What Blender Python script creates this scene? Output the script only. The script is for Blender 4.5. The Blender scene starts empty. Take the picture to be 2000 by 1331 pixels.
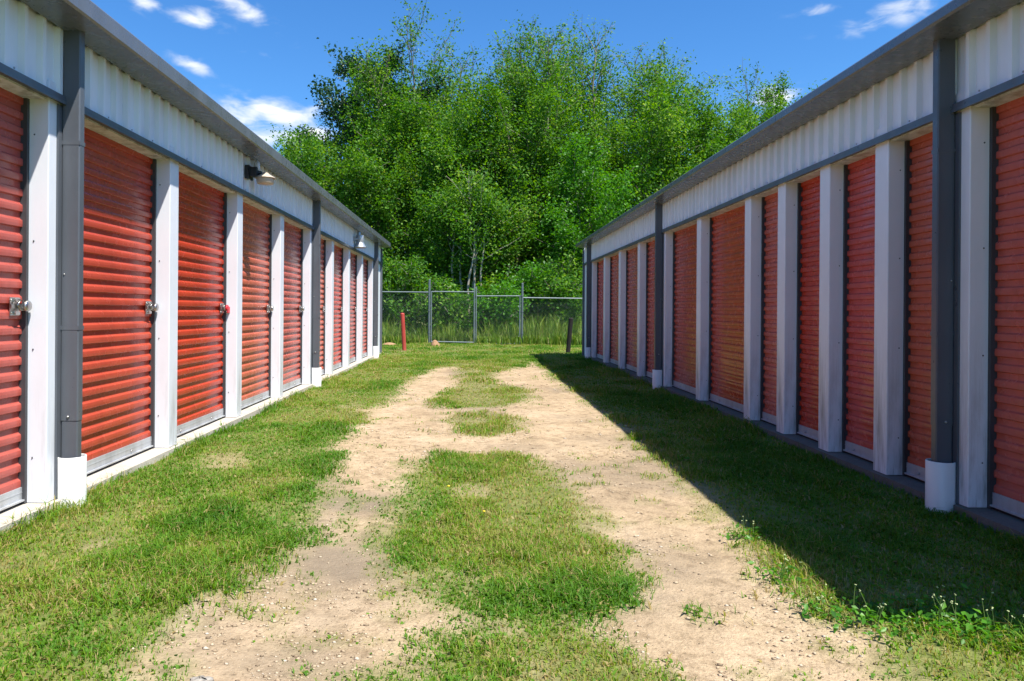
import bpy, math, random
import numpy as np
from mathutils import Vector, Matrix

random.seed(11)
RNG = np.random.default_rng(5)
scene = bpy.context.scene
COL = scene.collection

# ------------------------------------------------------------------ camera numbers
F, VX, VY, ROLL, CH = 1417.0, 925.5, 607.0, 0.007, 1.07
def ground_pt(px, py):
    dx, dy = px - VX, py - VY
    xr, yr = dx + ROLL * dy, dy - ROLL * dx
    Y = F * CH / yr
    return (xr * Y / F, Y)
def at(px, py, Y):
    dx, dy = px - VX, py - VY
    xr, yr = dx + ROLL * dy, dy - ROLL * dx
    return (xr * Y / F, Y, CH - yr * Y / F)

# ------------------------------------------------------------------ helpers
def tag(o, label=None, cat=None, group=None, kind=None):
    if label: o['label'] = label
    if cat: o['category'] = cat
    if group: o['group'] = group
    if kind: o['kind'] = kind
    return o

WORLD = {}          # object -> world location (no rotations used on parents)
def place(o, loc, parent=None):
    COL.objects.link(o)
    loc = Vector(loc)
    if parent is not None:
        o.parent = parent
        o.location = loc - WORLD[parent]
    else:
        o.location = loc
    WORLD[o] = loc
    return o
def empty(name, loc):
    o = bpy.data.objects.new(name, None)
    o.empty_display_size = 0.2
    return place(o, loc)

class MB:
    """collects shapes; build() links them as ONE mesh object"""
    def __init__(s): s.v, s.f, s.m, s.sm = [], [], [], []
    def add(s, verts, faces, mat=0, smooth=False):
        b = len(s.v)
        s.v += [tuple(p) for p in verts]
        for f in faces:
            s.f.append([i + b for i in f]); s.m.append(mat); s.sm.append(smooth)
    def box(s, x0, x1, y0, y1, z0, z1, mat=0):
        if x0 > x1: x0, x1 = x1, x0
        if y0 > y1: y0, y1 = y1, y0
        s.add([(x0,y0,z0),(x1,y0,z0),(x1,y1,z0),(x0,y1,z0),(x0,y0,z1),(x1,y0,z1),(x1,y1,z1),(x0,y1,z1)],
              [(0,3,2,1),(4,5,6,7),(0,1,5,4),(1,2,6,5),(2,3,7,6),(3,0,4,7)], mat)
    def prism(s, poly, z0, z1, mat=0):
        """vertical prism over an xy polygon"""
        n = len(poly)
        a = sum(poly[i][0]*poly[(i+1)%n][1]-poly[(i+1)%n][0]*poly[i][1] for i in range(n))
        if a < 0: poly = poly[::-1]
        s.add([(x,y,z0) for x,y in poly]+[(x,y,z1) for x,y in poly],
              [tuple(range(n))[::-1], tuple(range(n,2*n))]+[(i,(i+1)%n,n+(i+1)%n,n+i) for i in range(n)], mat)
    def sheet_xz(s, prof, y0, y1, mat=0, smooth=False, caps=False):
        """profile of (x,z) points swept along y"""
        n = len(prof)
        s.add([(x,y0,z) for x,z in prof]+[(x,y1,z) for x,z in prof],
              [(i,i+1,n+i+1,n+i) for i in range(n-1)], mat, smooth)
        if caps:
            s.add([(x,y0,z) for x,z in prof],[tuple(range(n))],mat)
            s.add([(x,y1,z) for x,z in prof],[tuple(range(n))[::-1]],mat)
    def tube(s, pts, radii, n=8, mat=0, smooth=True, cap=True):
        pts = [Vector(p) for p in pts]
        if not hasattr(radii,'__len__'): radii = [radii]*len(pts)
        V = []
        for i,p in enumerate(pts):
            d = (pts[min(i+1,len(pts)-1)]-pts[max(i-1,0)]).normalized()
            u = d.cross(Vector((0.31,0.95,0.05)))
            if u.length < 1e-3: u = d.cross(Vector((1,0,0)))
            u.normalize(); w = d.cross(u)
            for k in range(n):
                a = 2*math.pi*k/n
                V.append(p+radii[i]*(math.cos(a)*u+math.sin(a)*w))
        Fc = []
        for i in range(len(pts)-1):
            for k in range(n):
                Fc.append((i*n+k,i*n+(k+1)%n,(i+1)*n+(k+1)%n,(i+1)*n+k))
        s.add(V,Fc,mat,smooth)
        if cap:
            s.add(V[:n],[tuple(range(n))[::-1]],mat); s.add(V[-n:],[tuple(range(n))],mat)
    def lathe(s, prof, c, n=24, mat=0, smooth=True):
        """(r,z) profile turned round a vertical axis at c"""
        V=[]; Fc=[]
        for r,z in prof:
            for k in range(n):
                a=2*math.pi*k/n; V.append((c[0]+r*math.cos(a),c[1]+r*math.sin(a),c[2]+z))
        for i in range(len(prof)-1):
            for k in range(n): Fc.append((i*n+k,i*n+(k+1)%n,(i+1)*n+(k+1)%n,(i+1)*n+k))
        s.add(V,Fc,mat,smooth)
    def ball(s, c, r, mat=0, n=8, squash=(1,1,1)):
        prof=[(r*math.sin(math.pi*i/6),-r*math.cos(math.pi*i/6)) for i in range(7)]
        b=len(s.v); s.lathe(prof,(0,0,0),n,mat)
        for i in range(b,len(s.v)):
            x,y,z=s.v[i]; s.v[i]=(c[0]+x*squash[0],c[1]+y*squash[1],c[2]+z*squash[2])
    def mesh(s, name, mats, loc=(0,0,0)):
        me=bpy.data.meshes.new(name)
        L=loc
        me.from_pydata([(x-L[0],y-L[1],z-L[2]) for x,y,z in s.v],[],s.f)
        me.polygons.foreach_set('material_index',s.m); me.polygons.foreach_set('use_smooth',s.sm)
        for m in (mats if isinstance(mats,(list,tuple)) else [mats]): me.materials.append(m)
        me.update(); return me
    def build(s, name, mats, parent=None, loc=None):
        if loc is None:
            a=np.array(s.v); loc=(float(a[:,0].mean()),float(a[:,1].mean()),float(a[:,2].min()))
        me=s.mesh(name,mats,loc)
        return place(bpy.data.objects.new(name,me),loc,parent)

def np_mesh(name, V, faces_flat, starts, totals, mat, attrs=None, smooth=False):
    me=bpy.data.meshes.new(name)
    me.vertices.add(len(V)); me.vertices.foreach_set('co',np.ascontiguousarray(V,dtype=np.float32).ravel())
    me.loops.add(len(faces_flat)); me.loops.foreach_set('vertex_index',np.ascontiguousarray(faces_flat,dtype=np.int32))
    me.polygons.add(len(starts)); me.polygons.foreach_set('loop_start',np.ascontiguousarray(starts,dtype=np.int32))
    if smooth: me.polygons.foreach_set('use_smooth',np.ones(len(starts),dtype=bool))
    me.update(calc_edges=True)
    for k,a in (attrs or {}).items():
        at_=me.attributes.new(k,'FLOAT','POINT'); at_.data.foreach_set('value',np.ascontiguousarray(a,dtype=np.float32))
    me.materials.append(mat)
    return me

# ------------------------------------------------------------------ value noise
def _h(ix,iy,seed):
    n=(ix.astype(np.int64)*374761393+iy.astype(np.int64)*668265263+seed*974634777)&0xffffffff
    n=((n^(n>>13))*1274126177)&0xffffffff
    n=(n^(n>>16))&0xffffff
    return n/float(0xffffff)
def vnoise(x,y,seed=0):
    x=np.asarray(x,float); y=np.asarray(y,float)
    ix,iy=np.floor(x),np.floor(y); fx,fy=x-ix,y-iy
    fx=fx*fx*(3-2*fx); fy=fy*fy*(3-2*fy)
    a=_h(ix,iy,seed);b=_h(ix+1,iy,seed);c=_h(ix,iy+1,seed);d=_h(ix+1,iy+1,seed)
    return (a*(1-fx)+b*fx)*(1-fy)+(c*(1-fx)+d*fx)*fy
def fbm(x,y,seed=0,oct=4):
    t=0;amp=.5;s=0
    for o in range(oct):
        t=t+amp*vnoise(x*2**o+17*o,y*2**o-9*o,seed+o); s+=amp; amp*=.5
    return t/s
def sstep(a,b,x):
    t=np.clip((x-a)/(b-a),0,1); return t*t*(3-2*t)

# ------------------------------------------------------------------ materials
def mat(name): 
    m=bpy.data.materials.new(name); m.use_nodes=True
    nt=m.node_tree; return m,nt,nt.nodes['Principled BSDF'],nt.nodes.new,nt.links.new
def noise(nt,scale,detail=4,rough=.55,coord='Object',stretch=None):
    tc=nt.nodes.new('ShaderNodeTexCoord'); n=nt.nodes.new('ShaderNodeTexNoise')
    n.inputs['Scale'].default_value=scale; n.inputs['Detail'].default_value=detail; n.inputs['Roughness'].default_value=rough
    if stretch:
        mp=nt.nodes.new('ShaderNodeMapping'); mp.inputs['Scale'].default_value=stretch
        nt.links.new(tc.outputs[coord],mp.inputs['Vector']); nt.links.new(mp.outputs[0],n.inputs['Vector'])
    else: nt.links.new(tc.outputs[coord],n.inputs['Vector'])
    return n
def ramp(nt,src,stops):
    r=nt.nodes.new('ShaderNodeValToRGB'); e=r.color_ramp.elements
    while len(e)<len(stops): e.new(.5)
    for i,(p,c) in enumerate(stops):
        e[i].position=p; e[i].color=(c[0],c[1],c[2],1) if hasattr(c,'__len__') else (c,c,c,1)
    nt.links.new(src,r.inputs[0]); return r
def mixc(nt,fac,a,b,mode='MIX'):
    n=nt.nodes.new('ShaderNodeMix'); n.data_type='RGBA'; n.blend_type=mode
    for s,i in ((fac,0),(a,6),(b,7)):
        if hasattr(s,'is_linked'): nt.links.new(s,n.inputs[i])
        elif i==0: n.inputs[0].default_value=s
        else: n.inputs[i].default_value=(s[0],s[1],s[2],1)
    return n.outputs[2]
def bump(nt,bs,src,strength,dist):
    b=nt.nodes.new('ShaderNodeBump'); b.inputs['Strength'].default_value=strength; b.inputs['Distance'].default_value=dist
    nt.links.new(src,b.inputs['Height']); nt.links.new(b.outputs[0],bs.inputs['Normal']); return b

def painted(name,col,rough,var=.06,grime=0.0,metal=0.0,dent=.0,spec=.5,grime_z=.5,grime_col=(.16,.13,.09)):
    m,nt,bs,new,link=mat(name)
    n=noise(nt,3.0,5,.6,'Object',(1,1,.35))
    lo=tuple(c*(1-var*1.6) for c in col); hi=tuple(min(1,c*(1+var*.6)) for c in col)
    r=ramp(nt,n.outputs['Fac'],[(.32,lo),(.62,hi)])
    out=r.outputs[0]
    if grime:
        tc=nt.nodes.new('ShaderNodeTexCoord'); sx=nt.nodes.new('ShaderNodeSeparateXYZ'); link(tc.outputs['Object'],sx.inputs[0])
        mr=nt.nodes.new('ShaderNodeMapRange'); mr.inputs[1].default_value=0; mr.inputs[2].default_value=grime_z; mr.inputs[3].default_value=1; mr.inputs[4].default_value=0
        link(sx.outputs['Z'],mr.inputs[0])
        g=noise(nt,9.0,6,.7,'Object',(1,1,.12)); gr=ramp(nt,g.outputs['Fac'],[(.45,0.0),(.68,1.0)])
        mu=nt.nodes.new('ShaderNodeMath'); mu.operation='MULTIPLY'; link(gr.outputs[0],mu.inputs[0]); link(mr.outputs[0],mu.inputs[1])
        mu2=nt.nodes.new('ShaderNodeMath'); mu2.operation='MULTIPLY'; link(mu.outputs[0],mu2.inputs[0]); mu2.inputs[1].default_value=grime
        out=mixc(nt,mu2.outputs[0],out,grime_col)
    link(out,bs.inputs['Base Color'])
    rn=noise(nt,14,3); rr=ramp(nt,rn.outputs['Fac'],[(.3,max(0,rough-.07)),(.7,min(1,rough+.1))]); link(rr.outputs[0],bs.inputs['Roughness'])
    bs.inputs['Metallic'].default_value=metal; bs.inputs['Specular IOR Level'].default_value=spec
    if dent:
        d=noise(nt,2.2,2,.5); bump(nt,bs,d.outputs['Fac'],dent,.02)
    return m

M={}
def door_extra():
    m=M['red']; nt=m.node_tree; bs=nt.nodes['Principled BSDF']; src=bs.inputs['Base Color'].links[0].from_socket
    oi=nt.nodes.new('ShaderNodeObjectInfo')
    hs=nt.nodes.new('ShaderNodeHueSaturation')
    for sock,lo,hi in (('Hue',.494,.508),('Saturation',.90,1.04),('Value',.86,1.10)):
        mr=nt.nodes.new('ShaderNodeMapRange'); mr.inputs[3].default_value=lo; mr.inputs[4].default_value=hi
        wn=nt.nodes.new('ShaderNodeTexWhiteNoise'); wn.noise_dimensions='1D'; ad=nt.nodes.new('ShaderNodeMath'); ad.inputs[1].default_value=lo*7
        nt.links.new(oi.outputs['Random'],ad.inputs[0]); nt.links.new(ad.outputs[0],wn.inputs['W']); nt.links.new(wn.outputs['Value'],mr.inputs[0]); nt.links.new(mr.outputs[0],hs.inputs[sock])
    st=noise(nt,7,5,.7,'Object',(1,1,.06)); sr=ramp(nt,st.outputs['Fac'],[(.30,(.80,.80,.82)),(.52,(1,1,1)),(.75,(1.04,1.05,1.06))])
    fade=noise(nt,.9,3,.5); fr=ramp(nt,fade.outputs['Fac'],[(.35,(.94,.90,.88)),(.65,(1.05,1.08,1.04))])
    c=mixc(nt,.8,src,sr.outputs[0],'MULTIPLY'); c=mixc(nt,1.0,c,fr.outputs[0],'MULTIPLY')
    nt.links.new(c,hs.inputs['Color']); nt.links.new(hs.outputs[0],bs.inputs['Base Color'])
M['white']=painted('white_paint',(.74,.765,.81),.42,.04,.75,dent=.04,grime_z=.7)
M['stained_shade_lift']=painted('stained_shade_lift_white',(.83,.835,.86),.42,.05,1.0,dent=.04,grime_z=1.1,grime_col=(.20,.17,.13))  # stains low down, plus base white lightened to make up for shade
M['panel']=painted('white_panel',(.78,.80,.84),.45,.06,.0,dent=.05)
M['slate']=painted('slate_trim',(.098,.108,.125),.34,.12,.25,dent=.08,grime_col=(.16,.15,.13))
M['gutter']=painted('slate_gutter',(.120,.130,.150),.28,.14,.0,dent=.10,spec=.6)
M['red']=painted('red_door',(.53,.080,.044),.22,.04,.20,dent=0,spec=.28,grime_z=.6,grime_col=(.30,.13,.07))
door_extra()
M['galv']=painted('galvanised',(.50,.52,.54),.42,.14,.5,metal=.35,dent=.15,grime_z=.2)
M['track']=painted('track_metal',(.055,.055,.06),.5,.2)
M['rubber']=painted('black_rubber',(.015,.015,.015),.7,.2)
M['steel']=painted('bright_steel',(.50,.49,.47),.34,.12,metal=1.0)
M['brass']=painted('dull_steel',(.42,.40,.36),.32,.2,metal=1.0)
M['tag']=painted('red_plastic',(.62,.02,.035),.4,.08)
M['pvc']=painted('white_pvc',(.80,.80,.78),.35,.04,.8,grime_z=.15,grime_col=(.25,.21,.12))
M['black']=painted('black_plastic',(.012,.013,.016),.4,.2)
M['lens']=painted('aged_lens',(.52,.42,.32),.28,.08)
M['alu']=painted('cast_aluminium',(.42,.44,.46),.38,.08,metal=.5)
M['fence']=painted('galvanised_fence',(.125,.155,.16),.5,.15,metal=.2)
M['fenceframe']=painted('galvanised_gate',(.20,.235,.245),.42,.12,metal=.4)
M['postred']=painted('red_post',(.46,.055,.04),.5,.2,.35)
M['postdark']=painted('brown_black_post',(.010,.007,.006),.85,.4)  # one near-black brown for the whole bollard

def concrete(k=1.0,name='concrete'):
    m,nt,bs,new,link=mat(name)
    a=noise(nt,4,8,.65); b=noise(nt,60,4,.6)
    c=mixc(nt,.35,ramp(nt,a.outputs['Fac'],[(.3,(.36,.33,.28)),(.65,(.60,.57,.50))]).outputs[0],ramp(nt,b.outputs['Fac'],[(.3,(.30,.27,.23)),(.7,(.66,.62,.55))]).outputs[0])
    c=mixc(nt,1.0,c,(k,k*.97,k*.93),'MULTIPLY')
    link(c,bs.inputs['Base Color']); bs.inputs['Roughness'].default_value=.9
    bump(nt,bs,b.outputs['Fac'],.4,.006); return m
M['concrete']=concrete()
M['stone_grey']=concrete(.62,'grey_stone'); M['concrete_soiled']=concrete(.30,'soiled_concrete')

def foliage(name,stops,transl=.35,rough=.5,spec=.3):
    m,nt,bs,new,link=mat(name)
    a=nt.nodes.new('ShaderNodeAttribute'); a.attribute_name='tint'
    r=ramp(nt,a.outputs['Fac'],stops)
    link(r.outputs[0],bs.inputs['Base Color']); bs.inputs['Roughness'].default_value=rough; bs.inputs['Specular IOR Level'].default_value=spec
    t=nt.nodes.new('ShaderNodeBsdfTranslucent')
    hs=nt.nodes.new('ShaderNodeHueSaturation'); hs.inputs['Hue'].default_value=.485; hs.inputs['Saturation'].default_value=1.1; hs.inputs['Value'].default_value=1.25
    link(r.outputs[0],hs.inputs['Color']); link(hs.outputs[0],t.inputs['Color'])
    mx=nt.nodes.new('ShaderNodeMixShader'); mx.inputs[0].default_value=transl
    link(bs.outputs[0],mx.inputs[1]); link(t.outputs[0],mx.inputs[2])
    link(mx.outputs[0],nt.nodes['Material Output'].inputs['Surface'])
    return m
M['grass']=foliage('grass_blades',[(0,(.045,.150,.010)),(.35,(.120,.265,.016)),(.6,(.24,.330,.028)),(.8,(.33,.27,.080)),(1,(.46,.36,.16))],.42,.55,.25)
M['weed']=foliage('weed_blades',[(0,(.045,.13,.012)),(.5,(.14,.27,.026)),(.8,(.27,.33,.06)),(1,(.40,.35,.15))],.42)
M['leaf']=foliage('spring_leaf',[(0,(.030,.110,.014)),(.45,(.078,.225,.020)),(.8,(.150,.315,.028)),(1,(.28,.42,.07))],.48,.55,.25)
M['leafbright']=foliage('bright_leaf',[(0,(.040,.15,.012)),(.5,(.080,.27,.020)),(1,(.15,.38,.03))],.50,.42,.4)
M['leafdark']=foliage('dark_leaf',[(0,(.012,.045,.016)),(.5,(.024,.080,.026)),(1,(.06,.15,.034))],.28,.42,.4)

def bark(name='bark',k=1.0):
    m,nt,bs,new,link=mat(name)
    n=noise(nt,6,6,.7,'Object',(1,1,.2))
    link(ramp(nt,n.outputs['Fac'],[(.3,(.10*k,.085*k,.065*k)),(.7,(.30*k,.27*k,.21*k))]).outputs[0],bs.inputs['Base Color'])
    bs.inputs['Roughness'].default_value=.9; bump(nt,bs,n.outputs['Fac'],.5,.02); return m
M['bark']=bark(); M['palebark']=bark('pale_bark',1.7)

def ground_mat():
    m,nt,bs,new,link=mat('ground_soil')
    def attr(n):
        a=nt.nodes.new('ShaderNodeAttribute'); a.attribute_name=n; return a.outputs['Fac']
    n1=noise(nt,1.5,8,.68); n2=noise(nt,14,6,.65); n3=noise(nt,90,4,.6); n4=noise(nt,320,3,.6)
    base=ramp(nt,n1.outputs['Fac'],[(.26,(.33,.245,.155)),(.5,(.475,.36,.235)),(.72,(.555,.435,.305))]).outputs[0]
    fine=ramp(nt,n2.outputs['Fac'],[(.30,(.56,.53,.48)),(.48,(.93,.92,.89)),(.7,(1.10,1.09,1.06))]).outputs[0]
    c=mixc(nt,1.0,base,fine,'MULTIPLY')
    gr=ramp(nt,n3.outputs['Fac'],[(.28,(.45,.42,.38)),(.44,(.95,.94,.92)),(.62,(1.02,1.02,1.0)),(.74,(1.18,1.17,1.14))]).outputs[0]
    c=mixc(nt,.75,c,gr,'MULTIPLY')
    vo=nt.nodes.new('ShaderNodeTexVoronoi'); vo.inputs['Scale'].default_value=70
    tc=nt.nodes.new('ShaderNodeTexCoord'); link(tc.outputs['Object'],vo.inputs['Vector'])
    vr=ramp(nt,vo.outputs['Color'],[(.0,(.74,.72,.70)),(.5,(1,1,1)),(1,(1.12,1.1,1.08))]).outputs[0]
    c=mixc(nt,.6,c,vr,'MULTIPLY')
    c=mixc(nt,attr('damp'),c,mixc(nt,.18,(.215,.172,.122),c))
    soil=ramp(nt,n2.outputs['Fac'],[(.3,(.10,.125,.030)),(.55,(.17,.19,.055)),(.75,(.28,.25,.10))]).outputs[0]
    c=mixc(nt,attr('grass'),c,soil)
    link(c,bs.inputs['Base Color']); bs.inputs['Roughness'].default_value=.95; bs.inputs['Specular IOR Level'].default_value=.15
    ad=nt.nodes.new('ShaderNodeMath'); ad.operation='MULTIPLY_ADD'; link(n2.outputs['Fac'],ad.inputs[0]); ad.inputs[1].default_value=2.2; link(n3.outputs['Fac'],ad.inputs[2])
    bump(nt,bs,ad.outputs[0],.55,.016)
    return m
M['ground']=ground_mat()
def pebble_mat():
    m,nt,bs,new,link=mat('pebbles')
    a=nt.nodes.new('ShaderNodeAttribute'); a.attribute_name='tint'
    link(ramp(nt,a.outputs['Fac'],[(0,(.20,.145,.09)),(.5,(.42,.32,.20)),(.9,(.48,.39,.27)),(1,(.52,.46,.37))]).outputs[0],bs.inputs['Base Color']); bs.inputs['Roughness'].default_value=.9; return m
M['pebble']=pebble_mat()
def clay():
    m,nt,bs,new,link=mat('orange_clay'); n=noise(nt,12,5)
    link(ramp(nt,n.outputs['Fac'],[(.3,(.28,.15,.075)),(.7,(.42,.25,.13))]).outputs[0],bs.inputs['Base Color']); bs.inputs['Roughness'].default_value=.95
    bump(nt,bs,n.outputs['Fac'],.8,.03); return m
M['clay']=clay()
def flat(name,c,r=.6):
    m,nt,bs,new,link=mat(name); n=noise(nt,20,2)
    link(ramp(nt,n.outputs['Fac'],[(.3,tuple(x*.85 for x in c)),(.7,c)]).outputs[0],bs.inputs['Base Color']); bs.inputs['Roughness'].default_value=r; return m
M['petal']=flat('pale_petal',(.42,.48,.22)); M['yellow']=flat('yellow_petal',(.75,.60,.03))

# ------------------------------------------------------------------ ground mask
OUT=[ground_pt(*p) for p in [(250,1420),(305,1250),(395,1185),(470,1115),(585,1045),(610,1000),(640,960),(618,925),(652,895),(660,865),(690,835),(712,812),(705,800),(755,783),(785,758),(810,735),(850,718),(893,716),
 (905,728),(925,745),(960,740),(970,725),(1010,716),(1045,706),
 (1085,735),(1125,765),(1150,778),(1200,815),(1255,855),(1300,885),(1325,920),(1350,945),(1405,985),(1450,1020),(1490,1050),(1530,1110),(1580,1165),(1660,1205),(1700,1225),(1690,1260),(1760,1305),(1900,1420)]]
PAT=[[ground_pt(*p) for p in q] for q in (
 [(847,787),(872,765),(898,750),(903,712),(962,712),(967,745),(1010,752),(1035,770),(1025,783),(950,790),(890,793)],
 [(888,822),(900,805),(950,801),(1005,812),(1015,828),(985,840),(940,843),(905,836)],
 [(815,900),(880,878),(960,880),(1040,886),(1090,930),(1140,970),(1172,1010),(1190,1050),(1200,1090),(1217,1130),(1200,1165),(1150,1200),(1125,1222),(1150,1238),(1180,1245),(1240,1280),(1330,1331),(1470,1420),(640,1420),(735,1315),(800,1260),(850,1205),(825,1165),(805,1120),(758,1085),(752,1020),(780,965),(790,930)])]
def sdist(P,x,y):
    """positive inside polygon"""
    d=np.full(x.shape,1e9); ins=np.zeros(x.shape,bool); n=len(P)
    for i in range(n):
        ax,ay=P[i]; bx,by=P[(i+1)%n]; ex,ey=bx-ax,by-ay
        t=np.clip(((x-ax)*ex+(y-ay)*ey)/(ex*ex+ey*ey+1e-12),0,1)
        d=np.minimum(d,(x-ax-t*ex)**2+(y-ay-t*ey)**2)
        c=((ay>y)!=(by>y)); 
        with np.errstate(divide='ignore',invalid='ignore'):
            xi=ax+(y-ay)*ex/(ey if abs(ey)>1e-12 else 1e-12)
        ins^=(c&(x<xi))
    d=np.sqrt(d); return np.where(ins,d,-d)
def grass_cover(x,y):
    x=np.asarray(x,float); y=np.asarray(y,float)
    wx=x+.10*(fbm(x*3,y*3,3)-.5)*1.4; wy=y+.22*(fbm(x*3,y*3,9)-.5)*1.4
    sd=sdist(OUT,wx,wy)
    for p in PAT: sd=np.minimum(sd,-sdist(p,wx,wy)*1.0)
    n=(fbm(x*7,y*5,21)-.5)*.30
    c=sstep(-.20,.13,-sd+n*.9)**1.3
    # bare scuffs inside the lawns, stray tufts inside the dirt
    bare=sstep(.62,.78,fbm(x*2.3+4,y*1.8,31,5))*sstep(1.3,.9,x)
    c=c*(1-.45*bare)
    for (px,py,rx,ry,k) in ((950,822,.8,1.2,.30),(930,735,.7,1.8,.35),(950,770,1.0,1.0,.12)):
        cx,cy=ground_pt(px,py); c=c*(1-k*np.exp(-((x-cx)/rx)**2-((y-cy)/ry)**2)*(.4+1.2*fbm(x*5,y*3,27)))
    tuft=sstep(.60,.80,fbm(x*6+9,y*5,41,3))*sstep(-.55,0,-sd)*.5
    return np.clip(np.maximum(c,tuft),0,1)
def dryness(x,y):
    d=fbm(x*1.6+2,y*1.1,51,4)
    strip=np.exp(-((x-.26)/.40)**2)*.20*sstep(16,13,np.asarray(y,float))+.10*np.exp(-((x-1.25)/.3)**2)
    far=.04*sstep(9,16,np.asarray(y,float))
    for (px,py,rx,ry,k) in ((950,822,.75,1.1,.30),(930,730,.7,2.2,.34),(950,772,.9,.9,.10),(1080,960,.4,.5,.16),(1130,1090,.3,.25,.18),(1000,1250,.5,.2,.12),(620,1180,.3,.25,.12)):
        cx,cy=ground_pt(px,py); far=far+k*np.exp(-((x-cx)/rx)**2-((y-cy)/ry)**2)
    return sstep(.33,.76,d+strip+far)
def height(x,y):
    x=np.asarray(x,float); y=np.asarray(y,float)
    near=np.exp(-(np.maximum(np.abs(x-.2)-3,0)/3)**2)
    z=.035*(fbm(x*.9,y*.7,61,3)-.5)+.018*(fbm(x*5,y*5,71,3)-.5)
    sd=sdist(OUT,x,y)
    z=z-.022*sstep(-.1,.25,sd)
    return z*near-.01
def axis(segs):
    out=[segs[0][0]]
    for a,b,s in segs:
        n=max(1,int(round((b-a)/s))); out+=[a+(b-a)*(i+1)/n for i in range(n)]
    return np.array(out)
xs=axis([(-600,-60,60),(-60,-12,6),(-12,-3,.6),(-3,3.2,.035),(3.2,12,.6),(12,60,6),(60,600,60)])
ys=axis([(-300,-30,30),(-30,0,2.5),(0,1.6,.2),(1.6,9,.035),(9,19,.09),(19,30,.4),(30,80,5),(80,900,60)])
GX,GY=np.meshgrid(xs,ys); gx,gy=GX.ravel(),GY.ravel()
inlane=(np.abs(gx)<13)&(gy<34)&(gy>0)
cov=np.where(inlane,0,1.0); cov[inlane]=grass_cover(gx[inlane],gy[inlane])
gz=np.zeros_like(gx); gz[inlane]=height(gx[inlane],gy[inlane])
def damp_at(x,y):
    d=.55*sstep(.52,.70,fbm(x*1.1+3,y*.8,111,5))
    for (px,py,rx,ry,s) in ((690,975,.34,.24,1.25),(680,1085,.45,.45,.9),(600,1070,.25,.3,.6),(1290,1085,.32,.45,.55),(1240,1130,.3,.4,.45),(1010,868,.3,.3,.45),(1215,960,.4,.3,.25)):
        cx,cy=ground_pt(px,py); d=np.maximum(d,s*np.exp(-((x-cx)/rx)**2-((y-cy)/ry)**2))
    return np.clip(d*(.75+.7*fbm(x*9,y*9,81)),0,1)
damp=damp_at(gx,gy)
nx,ny=len(xs),len(ys)
idx=np.arange(nx*ny).reshape(ny,nx)
quads=np.stack([idx[:-1,:-1],idx[:-1,1:],idx[1:,1:],idx[1:,:-1]],-1).reshape(-1,4)
me=np_mesh('ground',np.stack([gx,gy,gz],1),quads.ravel(),np.arange(len(quads))*4,None,M['ground'],{'grass':cov,'damp':damp},True)
g=bpy.data.objects.new('ground',me); place(g,(0,0,0)); tag(g,'sandy dirt lane with two worn wheel tracks between grass','ground',kind='structure')

# ------------------------------------------------------------------ blades
def blades(name,P,h,w,lean,tint,mat_,bend=.5):
    n=len(P); az=RNG.uniform(0,2*np.pi,n); fa=az+np.pi/2+RNG.normal(0,.5,n)
    d=np.stack([np.cos(az),np.sin(az)],1); s=np.stack([np.cos(fa),np.sin(fa)],1)*w[:,None]*.5
    V=np.zeros((n,5,3)); z=P[:,2]
    m=d*(lean*h*.35)[:,None]; t=d*(lean*h)[:,None]
    V[:,0,:2]=P[:,:2]-s; V[:,1,:2]=P[:,:2]+s; V[:,0,2]=V[:,1,2]=z-.004
    V[:,2,:2]=P[:,:2]+m+s*.85; V[:,3,:2]=P[:,:2]+m-s*.85; V[:,2,2]=V[:,3,2]=z+h*.6
    V[:,4,:2]=P[:,:2]+t; V[:,4,2]=z+h*np.clip(1-lean*bend*.5,.25,1)
    b=np.arange(n)[:,None]*5
    q=b+np.array([[0,1,2,3]]); tr=b+np.array([[3,2,4]])
    flat_=np.concatenate([q,tr],1).ravel()
    st=(np.arange(n)[:,None]*7+np.array([[0,4]])).ravel()
    return np_mesh(name,V.reshape(-1,3),flat_,st,None,mat_,{'tint':np.repeat(np.clip(tint,0,1),5)})
def scatter(x0,x1,y0,y1,dens):
    n=int((x1-x0)*(y1-y0)*dens); return RNG.uniform(x0,x1,n),RNG.uniform(y0,y1,n)
LX,RX=-2.225,2.60
allp=[];allh=[];allw=[];alll=[];allt=[]
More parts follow.
